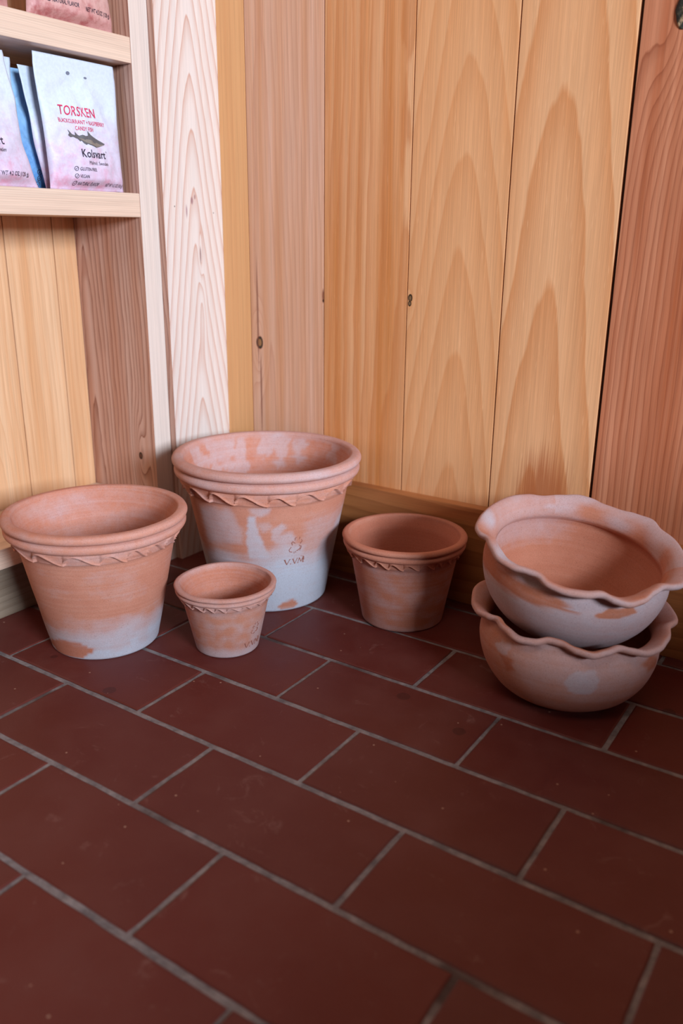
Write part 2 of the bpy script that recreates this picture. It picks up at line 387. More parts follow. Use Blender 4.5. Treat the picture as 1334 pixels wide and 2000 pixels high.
def shell(name, prof, n, mat, parent, disp=None, paint=None, facing=0.):
    """closed lathe surface; prof = list of (r, z, side) metres; disp(phi_deg, i, r, z, side)->(r,z); paint(phi,z_mm,side)->(bloom,deep)"""
    vs, fs, bl, dp = [], [], [], []
    m_ = len(prof)
    for i, (r, z, sd) in enumerate(prof):
        for j in range(n):
            a = 2*PI*j/n; phi = (math.degrees(a-facing)+180) % 360-180
            rr, zz = disp(phi, i, r, z, sd) if disp else (r, z)
            vs.append((rr*math.cos(a), rr*math.sin(a), zz))
            b, d = paint(phi, zz*1000, sd) if paint else (0, 0); bl.append(b); dp.append(d)
    for i in range(m_-1):
        for j in range(n):
            j2 = (j+1) % n; fs.append((i*n+j, i*n+j2, (i+1)*n+j2, (i+1)*n+j))
    fs.append(tuple(reversed(range(n)))); fs.append(tuple((m_-1)*n+j for j in range(n)))
    o = mesh_obj(name, vs, fs, mat, parent, True)
    o.data.polygons[len(fs)-1].use_smooth = False; o.data.polygons[len(fs)-2].use_smooth = False
    for k, arr in (('bloom', bl), ('deep', dp)):
        at = o.data.attributes.new(k, 'FLOAT', 'POINT'); at.data.foreach_set('value', arr)
    return o
def arc(cx, cz, r, a0, a1, n, rz=None):
    rz = rz or r
    return [(cx+r*math.cos(R(a0+(a1-a0)*i/n)), cz+rz*math.sin(R(a0+(a1-a0)*i/n))) for i in range(n+1)]
def densify(p, step):
    out = [p[0]]
    for a, b in zip(p, p[1:]):
        L = math.hypot(b[0]-a[0], b[1]-a[1]); k = max(1, int(L/step))
        for i in range(1, k+1): out.append((a[0]+(b[0]-a[0])*i/k, a[1]+(b[1]-a[1])*i/k, ) if len(a) == 2 else None)
    return out

def make_pot(X, Y, Rr, H, b, label, nf, seed, paint=None, irregular=0., chip=None):
    t = empty('flower_pot', (X, Y, FZ), label, 'flower pot')
    cam_a = math.atan2(-Y, -X); k = H/.2029; rk = Rr/.1256
    H -= FZ
    wr = lambda z: b + (.92*Rr-b)*z/H
    e = .0045*(.5+.5*rk)                                   # base edge radius
    h1, h2, h3 = H*(1-.062), H*(1-.135), H*(1-.225)        # underside of roll, of second ring, of frill
    out = [(b*.35, .0012), (b*.88, .0012), (b-e, 0)] + arc(b-e+wr(e)-b, e, e, -80, 0, 5)
    out += [(wr(z), z) for z in (H*.1, H*.25, H*.4, H*.55, H*.68, h3)]
    out += [(wr(h3)+.0006, h3+.0005), (wr(h2)+.0008, h2-.001)]
    rc2, rz2 = (Rr-.0022*rk), (h1-h2)/2
    w2 = rc2 - (wr(h2)+.001)
    out += arc(rc2-w2*.55, (h1+h2)/2, w2*.55, -88, 78, 9, rz2*.94)
    out += [(rc2-w2*.52, h1+.0004)]
    r1 = (H-h1)/2; cx1 = Rr-.0068*rk
    out += arc(cx1, h1+r1, Rr-cx1, -86, 90, 12, r1)
    inner_lip = Rr-.0150*rk
    out += arc(inner_lip+.0042*rk, H-.0050*rk, .0042*rk, 92, 180, 7, .0050*rk)
    th_ = .0085*(.45+.55*rk)
    inn = [(wr(z)-th_, z) for z in (H*.86, H*.7, H*.5, H*.3, H*.14)]
    inn = [(min(inner_lip, r), z) for r, z in inn] + [(wr(.012)-th_-.003, .012), (wr(.01)-th_-.009, .0095), (b*.35, .009), (.004, .009)]
    no = len(out); P2 = []
    dd = densify(out, .0035)
    di = densify([out[-1]]+inn, .0045)[1:]
    prof = [(r, z, 0 if not (i > len(dd)-12) else 0) for i, (r, z) in enumerate(dd)] + [(r, z, 1) for r, z in di]
    def disp(phi, i, r, z, sd):
        w = mn.noise(Vector((math.cos(R(phi))*1.1+seed, math.sin(R(phi))*1.1, z*9)))
        w2_ = mn.noise(Vector((math.cos(R(phi))*4+seed, math.sin(R(phi))*4, z*30)))
        s_ = smooth(.0, .03, z)
        return r + (w*.0016*rk + w2_*.0003)*s_, z + mn.noise(Vector((math.cos(R(phi))*1.5, math.sin(R(phi))*1.5, seed)))*.0012*rk*smooth(h3*.6, H, z)
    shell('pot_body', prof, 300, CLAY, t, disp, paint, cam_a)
    # pinched clay frill under the second ring
    rnd = random.Random(int(seed*100)); cuts = [0.]
    for i in range(nf): cuts.append(cuts[-1] + 1+irregular*(rnd.random()-.5))
    cuts = [c/cuts[-1]*360 for c in cuts]
    nth = nf*32; rows = 26; vs, fs, bl, dp = [], [], [], []
    fh = (h2-h3)
    prm = [(rnd.random(), rnd.random(), rnd.random()) for _ in range(nf)]
    for q in range(rows+1):
        for j in range(nth):
            a = 360*j/nth; i = max(x for x in range(nf) if cuts[x] <= a+1e-6); tt = (a-cuts[i])/(cuts[i+1]-cuts[i])
            p0, p1, p2 = prm[i]
            pk = .24+.08*p2
            xq = (tt-pk)/(1-pk); arch = math.sqrt(max(0, 1-((pk-tt)/pk)**2)) if tt < pk else .5*(1+math.cos(PI*min(1, xq**.95*1.04)))
            arch = max(0, arch)
            hang = h3 + fh*(-.02+.12*p1)
            zc = hang + fh*(.72+.12*p0*irregular)*arch          # edge of the proud clay
            z = h3 + (h2+.0012-h3)*q/rows
            st_ = smooth(-.0007*rk-.0002, .0007*rk+.0002, z-zc)
            up_ = min(1, max(0, (z-zc)/max(1e-5, h2-zc)))
            proud = (.0046 + .0030*arch - .0022*up_*(.5+.5*arch))*rk**.8
            ridge = .0012*rk*math.exp(-((z-zc-.0010*rk)/(.0011*rk))**2)
            below = .0005 + (.0015*rk*math.sin(PI*.5*min(1, (z-h3)/max(1e-4, zc-h3)))*(.35+.65*smooth(.05, .7, tt)))
            r = wr(z) + below*(1-st_) + (proud+ridge)*st_
            r += mn.noise(Vector((a*.12, z*300, seed)))*.0005*rk
            r = min(r, rc2+.0006)
            if q == 0: r = wr(z)-.0012
            if q == rows: r = wr(z)+.0006
            vs.append((r*math.cos(R(a)+cam_a), r*math.sin(R(a)+cam_a), z))
            bb_, d_ = (paint(((a+180) % 360)-180, z*1000, 2) if paint else (0, 0)); bl.append(bb_); dp.append(d_)
    for q in range(rows):
        for j in range(nth):
            j2 = (j+1) % nth; fs.append((q*nth+j, q*nth+j2, (q+1)*nth+j2, (q+1)*nth+j))
    o = mesh_obj('ruffled_band', vs, fs, CLAY, t, True)
    for kk, arr in (('bloom', bl), ('deep', dp)):
        at = o.data.attributes.new(kk, 'FLOAT', 'POINT'); at.data.foreach_set('value', arr)
    return t, wr, cam_a

def strokes_on_pot(name, segs, wr, cam_a, phi0, z0, sc, parent, tilt=0.):
    """impressed marks: tapered strokes given in letter units, wrapped on the pot wall"""
    bm = bmesh.new()
    for pts, w0, w1 in segs:
        n = len(pts)
        prev = None
        dense = []
        for a, b_ in zip(pts, pts[1:]):
            for i in range(6): dense.append((a[0]+(b_[0]-a[0])*i/6, a[1]+(b_[1]-a[1])*i/6))
        dense.append(pts[-1])
        for i, (x, y) in enumerate(dense):
            j = min(i+1, len(dense)-1); jj = max(i-1, 0)
            dx, dy = dense[j][0]-dense[jj][0], dense[j][1]-dense[jj][1]; L = math.hypot(dx, dy) or 1
            w = (w0+(w1-w0)*i/(len(dense)-1))*.5
            row = []
            for q, (sd, dep) in enumerate(((-1, -.0001), (-.6, .00045), (.6, .00045), (1, -.0001))):
                px, py = x-dy/L*w*sd, y+dx/L*w*sd
                px, py = px*math.cos(tilt)-py*math.sin(tilt), px*math.sin(tilt)+py*math.cos(tilt)
                z = z0+py*sc; r = wr(z); a_ = R(phi0)+px*sc/r+cam_a
                row.append(bm.verts.new(((r+dep)*math.cos(a_), (r+dep)*math.sin(a_), z)))
            if prev:
                for q in range(3): bm.faces.new((prev[q], prev[q+1], row[q+1], row[q]))
            prev = row
    return bm_obj(name, bm, STAMPM, parent, True)
VVM = [([(0, 1), (.42, 0)], .26, .16), ([(.42, 0), (.95, 1)], .12, .10), ([(-.16, 1), (.22, 1)], .08, .08), ([(.78, 1), (1.12, 1)], .07, .07),
       ([(1.05, .02), (1.18, .10)], .2, .2),
       ([(1.5, 1.02), (1.85, .02)], .24, .16), ([(1.85, .02), (2.35, 1.05)], .12, .10), ([(1.36, 1.02), (1.7, 1.02)], .08, .08), ([(2.2, 1.05), (2.5, 1.05)], .07, .07),
       ([(2.42, .05), (2.72, 1.08)], .1, .12), ([(2.72, 1.08), (3.05, .25)], .2, .14), ([(3.05, .25), (3.5, 1.15)], .12, .12), ([(3.5, 1.2), (3.45, .08)], .24, .2),
       ([(2.3, .05), (2.6, .05)], .07, .07), ([(3.3, .06), (3.66, .06)], .08, .08), ([(2.9, 1.42), (3.6, 1.2), (3.66, .5)], .06, .06)]
CLOVER = [([(-.1, 1.75), (-.12, 2.1), (.12, 2.15)], .12, .1), ([(.62, 2.2), (.62, 1.95), (.5, 1.8)], .13, .09),
          ([(-.05, 1.2), (-.45, 1.55), (-.62, 1.35), (-.5, .95)], .1, .13), ([(.75, 1.05), (1.05, 1.45), (1.0, 1.65), (.85, 1.7)], .14, .08),
          ([(-.62, .65), (-.95, .2), (-.85, -.1), (-.45, -.22)], .1, .15), ([(.6, .85), (.85, .6), (.82, .25), (.45, -.02), (.25, -.05)], .12, .16),
          ([(.98, .7), (1.02, .35), (.7, -.1)], .07, .06), ([(-.14, -.15), (-.14, -.5)], .1, .08), ([(.1, -.1), (.1, -.38)], .1, .08)]

# -------- big pot in the corner
def px2(f, z, r0=94.): return (f*r0*PI/180, z)
BIGP = [[px2(*p) for p in q] for q in (
 [(-56,143),(-29,150.6),(-23.7,143),(-19,121.3),(-20.1,102.5),(-56,92.7)],
 [(-15.1,153.6),(1.1,155.3),(0,145.3),(-5.6,140.9),(-9.9,145.2)],
 [(-13.2,144.8),(-8.8,145.2),(-7.3,118),(-.6,92.4),(4.4,80.2),(-16.1,82),(-17.3,107.7)],
 [(-8,131.7),(-.1,135.2),(2.1,124.8),(-4.9,118.1)],
 [(2,122.5),(8.9,133.2),(12.5,125.8),(9.1,117.1),(17.4,120.1),(20.5,105.4),(8,101),(2,108.7)])]
STR = [(-146, 9, .150), (-160, 6, .120), (-179, 7, .168), (168, 5, .150), (-116, 10, .165), (154, 7, .16), (-132, 5, .15), (180-8, 3, .15), (120, 8, .17)]
def paint_big(phi, z, sd):
    f = phi
    if sd == 0 and z < 160:
        pt = px2(phi+wob(f, z, 1.5)*1.6, z+wob(f, z, 1.5, 5)*3)
        b = 0
        for i, q in enumerate(BIGP): b = max(b, inpoly(pt, q, (6, 3, 2.4, 3, 3)[i])*(.42, .45, .70, .36, .48)[i])
        line = 86+8*math.sin(R(f)*3.4+.6)+5*math.sin(R(f)*7)+wob(f, z, 1, 2)*9
        if f > 40: line += (f-40)*1.2
        b = max(b, .62*smooth(line+16, line-6, z)+.38*smooth(line-2, line-40, z))
        b = max(b, .30*smooth(150, 120, z)*smooth(20, 34, f+wob(f, z, 2)*6))
        b *= 1-inpoly(px2(phi, z), [px2(7, 9), px2(14, 15), px2(22, 17), px2(28, 9), px2(24, 4), px2(10, 4)], 1.5)
        return b, 0
    if sd == 1:
        b = 0
        for p0, w, ze in STR:
            d_ = abs((phi-p0+180) % 360-180)+wob(f, z, 1, p0)*9
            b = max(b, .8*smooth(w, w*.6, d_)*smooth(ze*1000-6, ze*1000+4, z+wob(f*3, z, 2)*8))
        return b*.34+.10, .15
    return (.24 if z > 176 else .08)+max(0, wob(f, z, .8, 9))*.3, 0
t, wr, ca = make_pot(-.6875, .8525, .1256, .2029, .0775, 'largest ruffled terracotta pot with chalky blue-white lower half, in the corner', 18, 3.7, paint_big, .25)
strokes_on_pot('stamped_letters', VVM, wr, ca, 12.2, .0715, .0074, t, R(0))
strokes_on_pot('stamped_clover', CLOVER, wr, ca, 20.4, .0912, .0086, t)

# -------- left pot
LP_RED = [(-80, 9), (-73, 14), (-50, 24), (-27.7, 25.7), (-11.4, 15.4), (-25.2, 3), (-60, 2)]
def paint_left(phi, z, sd):
    f = phi; rr0 = 70.
    if sd == 0 and z < 135:
        l = 48+7*math.sin(R(f)*2.3+1)+wob(f, z, 1, 3)*10+ (10 if f > 40 else 0)*smooth(40, 60, f)
        b = .72*smooth(l+12, l-26, z)
        b = max(b, .92*smooth(26, 10, z+wob(f, z, 1.4)*6))
        b = max(b, .9*smooth(20, 50, f)*smooth(44, 24, z))
        red = inpoly((f+wob(f, z, 2)*2, z), LP_RED, 1.3)
        b = b*(1-red); b = max(b, .9*inpoly((f, z), [(21.7, 21), (26, 24), (32.3, 21), (37.1, 10), (30, 6), (23.6, 10)], 1.5))
        b = max(b, .12*smooth(.1, .5, wob(f, z, .5, 12)+.15))
        return b, .45*red
    if sd == 1: return .12+.25*max(0, wob(f, z, .5, 8)), .15
    return .12+.2*max(0, wob(f, z, .8, 9)), 0
t, wr, ca = make_pot(-.7625, .6229, .1062, .169, .0632, 'large ruffled terracotta pot at left, in front of the shelving, pale at its foot', 17, 8.2, paint_left, .8)
sp = G('white_fleck'); sp.b.inputs['Base Color'].default_value = (*srgb(235, 232, 235), 1)
bm = bmesh.new(); bmesh.ops.create_uvsphere(bm, u_segments=12, v_segments=8, radius=.0013)
a_ = R(-13.6)+ca; r_ = wr(.143)+.0045
for v in bm.verts: v.co = Vector((v.co.x*.8+r_*math.cos(a_), v.co.y*.8+r_*math.sin(a_), v.co.z+.1415))
o = bm_obj('white_fleck', bm, sp.m, t, True); o['label'] = 'tiny white fleck stuck under the rim'

# -------- smallest pot
def paint_small(phi, z, sd):
    if sd == 0 and z < 66:
        return max(.55*smooth(26, 2, z+wob(phi, z, 1)*8), .4*smooth(28, 50, phi)*smooth(60, 30, z), .15+.25*wob(phi, z, 1.2, 4)), 0
    if sd == 1: return .08, .2
    return .24, 0
t, wr, ca = make_pot(-.6255, .6923, .0604, .0869, .0372, 'smallest ruffled terracotta pot, at the front between the two largest ruffled pots', 22, 12.4, paint_small, .9)
strokes_on_pot('stamped_letters', VVM, wr, ca, 29, .0110, .0066, t, R(0))
strokes_on_pot('stamped_clover', CLOVER, wr, ca, 46, .0300, .0056, t)

# -------- medium pot by the baseboard
def paint_mid(phi, z, sd):
    if sd == 0 and z < 92:
        return max(.28*smooth(14, 2, z+wob(phi, z, 1)*8), .12+.2*wob(phi, z, .8, 4)), .35
    if sd == 1: return .0, .4
    return .04, .15
make_pot(-.4923, .885, .0795, .119, .0520, 'medium dark-walled ruffled terracotta pot against the baseboard, between largest pot and stacked bowls', 24, 17.9, paint_mid, .7)

# ------------------------------------------------------------------ fluted bowls
UPT = [(10.1,0.1119,-0.0001),(29.1,0.1085,0.0002),(43.4,0.1092,0.0004),(55.2,0.1073,0.0001),(65.0,0.1125,0.0017),(75.0,0.1084,0.0005),(85.0,0.1044,-0.0010),(95.9,0.1046,-0.0009),(103.7,0.1085,0.0006),(110.8,0.1098,0.0011),(122.2,0.1060,-0.0004),(135.8,0.1033,-0.0013),(145.6,0.1071,0.0000),(156.6,0.1085,0.0004),(172.5,0.1080,0.0001),(185.6,0.1083,0.0001),(197.6,0.1100,-0.0001),(207.6,0.1122,-0.0005),(213.9,0.1105,-0.0005),(219.0,0.1036,0.0006),(229.7,0.1056,0.0003),(240.6,0.1093,-0.0007),(250.3,0.1077,-0.0002),(258.3,0.1030,0.0015),(265.2,0.1014,0.0021),(272.7,0.1076,-0.0002),(282.4,0.1092,-0.0009),(292.3,0.1077,-0.0003),(301.7,0.1038,0.0012),(307.1,0.1102,-0.0012),(314.0,0.1146,-0.0026),(323.0,0.1116,-0.0014),(332.3,0.1050,0.0005),(342.6,0.1021,0.0010),(347.8,0.1079,-0.0002),(353.8,0.1123,-0.0007)]
LOT = [(10.6,0.1019,0.0001),(20.0,0.1102,0.0001),(29.2,0.1109,0.0006),(43.5,0.1124,0.0015),(62,.104,.001),(82,.111,-.001),(102,.104,.002),(122,.111,0),(141,.104,.002),(160,.109,0),(177.4,0.1115,0.0010),(201.7,0.1057,-0.0001),(216.0,0.1031,0.0001),(226.4,0.0966,0.0014),(233.0,0.0914,0.0030),(245.8,0.0971,0.0021),(258.6,0.1025,0.0005),(268.2,0.0998,0.0016),(275.6,0.0923,0.0046),(283.8,0.0933,0.0043),(293.3,0.1007,0.0013),(301.7,0.1054,-0.0005),(309.5,0.1016,0.0009),(318.8,0.0968,0.0025),(325.1,0.1031,0.0003),(331.9,0.1100,-0.0017),(340.6,0.1106,-0.0016),(353.4,0.1068,-0.0004)]
def periodic(tb):
    T = [(tb[-1][0]-360,)+tuple(tb[-1][1:])] + list(tb) + [(tb[0][0]+360,)+tuple(tb[0][1:])]
    def raw(a):
        a %= 360
        for p, q in zip(T, T[1:]):
            if p[0] <= a <= q[0]:
                u = (a-p[0])/(q[0]-p[0]); u = u*u*(3-2*u)
                return p[1]+(q[1]-p[1])*u, p[2]+(q[2]-p[2])*u
    def f(a):
        r = z = 0
        for d_, w in ((-3, .2), (0, .6), (3, .2)):
            x = raw(a+d_); r += x[0]*w; z += x[1]*w
        return r, z
    return f
def make_bowl(loc, tilt, tb, ZR, Rb, label, seed, paint, mat):
    t = empty('fluted_bowl', loc, label, 'bowl')
    s = Rb/.0945; f = periodic(tb); N = 480
    core = [(.02, .0010), (.046, .0010), (.0500, 0), (.0535, .0008), (.0600, .0042), (.0722, .0125), (.0812, .0230), (.0878, .0345), (.0922, .0470), (.0944, .0585), (.0944, .0680), (.0922, .0765), (.0890, .0830)]
    core = [(r*s, z*s) for r, z in core]
    # smooth the outline
    def cr(pts, k=5):
        o = []
        P_ = [pts[0]]+pts+[pts[-1]]
        for i in range(1, len(P_)-2):
            p0, p1, p2, p3 = P_[i-1:i+3]
            for j in range(k):
                u = j/k
                o.append(tuple(.5*((2*p1[q])+(-p0[q]+p2[q])*u+(2*p0[q]-5*p1[q]+4*p2[q]-p3[q])*u*u+(-p0[q]+3*p1[q]-3*p2[q]+p3[q])*u**3) for q in (0, 1)))
        o.append(pts[-1]); return o
    core = cr(core)
    nk = core[-1]; th_ = .0062
    vs, bl, dp, rows = [], [], [], None
    ca = math.atan2(-loc[1], -loc[0])
    cols = []
    for j in range(N):
        a = 360*j/N; re, wz = f(a); ze = ZR+wz
        wv = mn.noise(Vector((math.cos(R(a))*1.3+seed, math.sin(R(a))*1.3, 0)))
        col = []
        for (r, z) in core: col.append((r+wv*.0010*smooth(.0, .05, z)*1.0, z, 0))
        nr, nz = col[-1][0], col[-1][1]
        # flare from the neck out to the lip edge
        p0 = (nr, nz); p1 = (nr-.0010, nz+(ze-nz)*.55); p2 = (re-.008, ze-.0048); p3 = (re-.0020, ze-.0036)
        for i in range(1, 11):
            u = i/10; b0, b1, b2, b3 = (1-u)**3, 3*u*(1-u)**2, 3*u*u*(1-u), u**3
            col.append((b0*p0[0]+b1*p1[0]+b2*p2[0]+b3*p3[0], b0*p0[1]+b1*p1[1]+b2*p2[1]+b3*p3[1], 0))
        for q in (-60, -20, 20, 60): col.append((re-.0030+.0030*math.cos(R(q)), ze+.0032*math.sin(R(q)), 0))
        q0 = (re-.0035, ze+.0034); q3 = (nr-th_+.0014, nz-.008); q1 = (re-.010, ze+.0026); q2 = (nr-th_+.0006, nz+(ze-nz)*.55)
        for i in range(0, 12):
            u = i/11; b0, b1, b2, b3 = (1-u)**3, 3*u*(1-u)**2, 3*u*u*(1-u), u**3
            col.append((b0*q0[0]+b1*q1[0]+b2*q2[0]+b3*q3[0], b0*q0[1]+b1*q1[1]+b2*q2[1]+b3*q3[1], 1))
        inn = [(r-th_, z) for r, z in reversed(core[:-1]) if .012*s < z < nz-.012]
        for (r, z) in inn: col.append((r+.001*smooth(.055, .072, z)*1.4, z+.0012, 1))
        col += [(.064*s, .0105, 1), (.052*s, .0078, 1), (.03*s, .007, 1), (.004, .0068, 1)]
        cols.append(col)
    M_ = len(cols[0]); fs = []
    for i in range(M_):
        for j in range(N):
            r, z, sd = cols[j][i]; a = R(360*j/N); vs.append((r*math.cos(a), r*math.sin(a), z))
            phi = (math.degrees(a-ca)+180) % 360-180; b_, d_ = paint(phi, z*1000/s, sd, r); bl.append(b_); dp.append(d_)
    for i in range(M_-1):
        for j in range(N):
            j2 = (j+1) % N; fs.append((i*N+j, i*N+j2, (i+1)*N+j2, (i+1)*N+j))
    fs.append(tuple(reversed(range(N)))); fs.append(tuple((M_-1)*N+j for j in range(N)))
    o = mesh_obj('bowl_body', vs, fs, mat, t, True)
    for kk, arr in (('bloom', bl), ('deep', dp)):
        at = o.data.attributes.new(kk, 'FLOAT', 'POINT'); at.data.foreach_set('value', arr)
    n = Vector((tilt[0], tilt[1], 1)).normalized()
    t.rotation_mode = 'QUATERNION'; t.rotation_quaternion = Vector((0, 0, 1)).rotation_difference(n)
    return t
def k2(p): return [(x*1.6, z) for x, z in p]
LB = k2([(3.2,46),(1.2,52),(1,60),(2.5,67),(6,71.5),(9,72),(11.5,70.5),(14,72.5),(18,72),(21,67),(22.4,58),(21.6,50),(18.5,45),(14,43),(8,43)])
LSM = k2([(-49.7,70.9),(-44.4,80),(-36.6,79.8),(-34.9,72.2),(-41,64.3),(-46.9,65.5)])
LRD = k2([(-44,66),(-34,66),(-31,54),(-38,50)]); LR2 = k2([(51.4,70),(60,75),(70.3,68),(72.4,54.8),(60,58)])
def paint_low(phi, z, sd, r):
    w2_ = (phi*1.6+wob(phi, z, 1.5)*2.4, z+wob(phi, z, 1.5, 3)*2.4); w = (phi*1.6+wob(phi, z, 2)*3, z+wob(phi, z, 2, 3)*3)
    if sd == 0 and z < 86:
        b = .28*smooth(25, 60, z+wob(phi, z, .7)*14)*smooth(-55, -10, phi)+.12
        b = max(b, .72*inpoly(w2_, LB, 2.6), .55*inpoly(w, LSM, 1.6))
        rd = max(inpoly(w, LRD, 2.5), inpoly(w, LR2, 2.5))
        return b*(1-.8*rd), .6*rd
    if sd == 0: return .34+.3*wob(phi, z, 1, 2), .0
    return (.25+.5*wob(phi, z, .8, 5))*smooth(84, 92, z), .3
UPR = k2([(-90,58),(-60,60),(-32.3,59.3),(-9.9,64.6),(2,68),(-8,78),(-35.4,80),(-63.2,80),(-90,80)])
UPP = k2([(13.6,68),(22.4,75.3),(38.1,76.5),(39.5,69),(28.6,65.5),(18.6,66.0)])
def paint_up(phi, z, sd, r):
    p = (phi*1.6+wob(phi, z, 2)*2, z+wob(phi, z, 2, 3)*2)
    if sd == 0 and z < 88:
        rd = inpoly((phi*1.6+wob(phi, z*4, 1)*10, z+wob(phi*.4, z, 2, 3)*6), UPR, 4.); pt = inpoly(p, UPP, .9)
        return .72*(1-.9*rd)*(1-.95*pt)+.06*wob(phi, z*3, 1), max(.45*rd, .35*pt)
    if sd == 0: return .42+.4*wob(phi, z, 1, 2), 0
    u = wob(phi, z, .7, 5)
    b = (.30+1.1*u)*smooth(78, 92, z)
    if 85 < phi % 360 < 200: b = max(b, .55*smooth(76, 92, z+u*14))
    b = max(b, .38*smooth(30, 60, z)*smooth(-60, -110, phi)*smooth(-190, -150, phi))
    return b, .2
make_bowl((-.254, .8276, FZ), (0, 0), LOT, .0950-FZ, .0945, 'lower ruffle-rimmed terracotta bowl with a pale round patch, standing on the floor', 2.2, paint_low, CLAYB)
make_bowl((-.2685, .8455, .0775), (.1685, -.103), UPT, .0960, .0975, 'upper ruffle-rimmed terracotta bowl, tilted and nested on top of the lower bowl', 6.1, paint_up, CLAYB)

# ------------------------------------------------------------------ candy bags
def paper(name, top, low, blotch, z0, z1, amt=.7, trans=.25):
    g = G(name); P = g.obj(); s = g.sep(P)
    f = g.math('MULTIPLY', g.sub(s[2], z0), 1/(z1-z0))
    n = g.noise(P, 70, 4, .6); n2 = g.noise(P, 300, 4, .7); n3 = g.noise(P, 18, 3, .5)
    mk = g.ramp(g.add(f, g.mul(g.sub(n3, .5), .5)), [(.12, 1.0), (.62, 0.0)])
    c = g.mix(mk, top, low)
    c = g.mix(g.mul(mk, g.ramp(n, [(.48, 0.0), (.68, amt)])), c, blotch)
    c = g.mix(1.0, c, g.ramp(n2, [(.3, .90), (.7, 1.05)]), 'MULTIPLY')
    g.t.links.new(c, g.b.inputs['Base Color']); g.b.inputs['Roughness'].default_value = .5
    g.b.inputs['Specular IOR Level'].default_value = .4
    g.bump(g.add(g.mul(n, .6), g.mul(n2, .3)), .3, .0012)
    return g.m
def ink(name, c):
    g = G(name); g.b.inputs['Base Color'].default_value = (*c, 1); g.b.inputs['Roughness'].default_value = .6; return g.m
INK = ink('dark_print', srgb(44, 36, 56)); REDI = ink('red_print', srgb(205, 40, 84))
FISH = ink('fish_grey', srgb(92, 90, 94)); FISHL = ink('fish_tan', srgb(130, 120, 112)); HOLE = ink('punch_hole_shade', srgb(110, 116, 136))

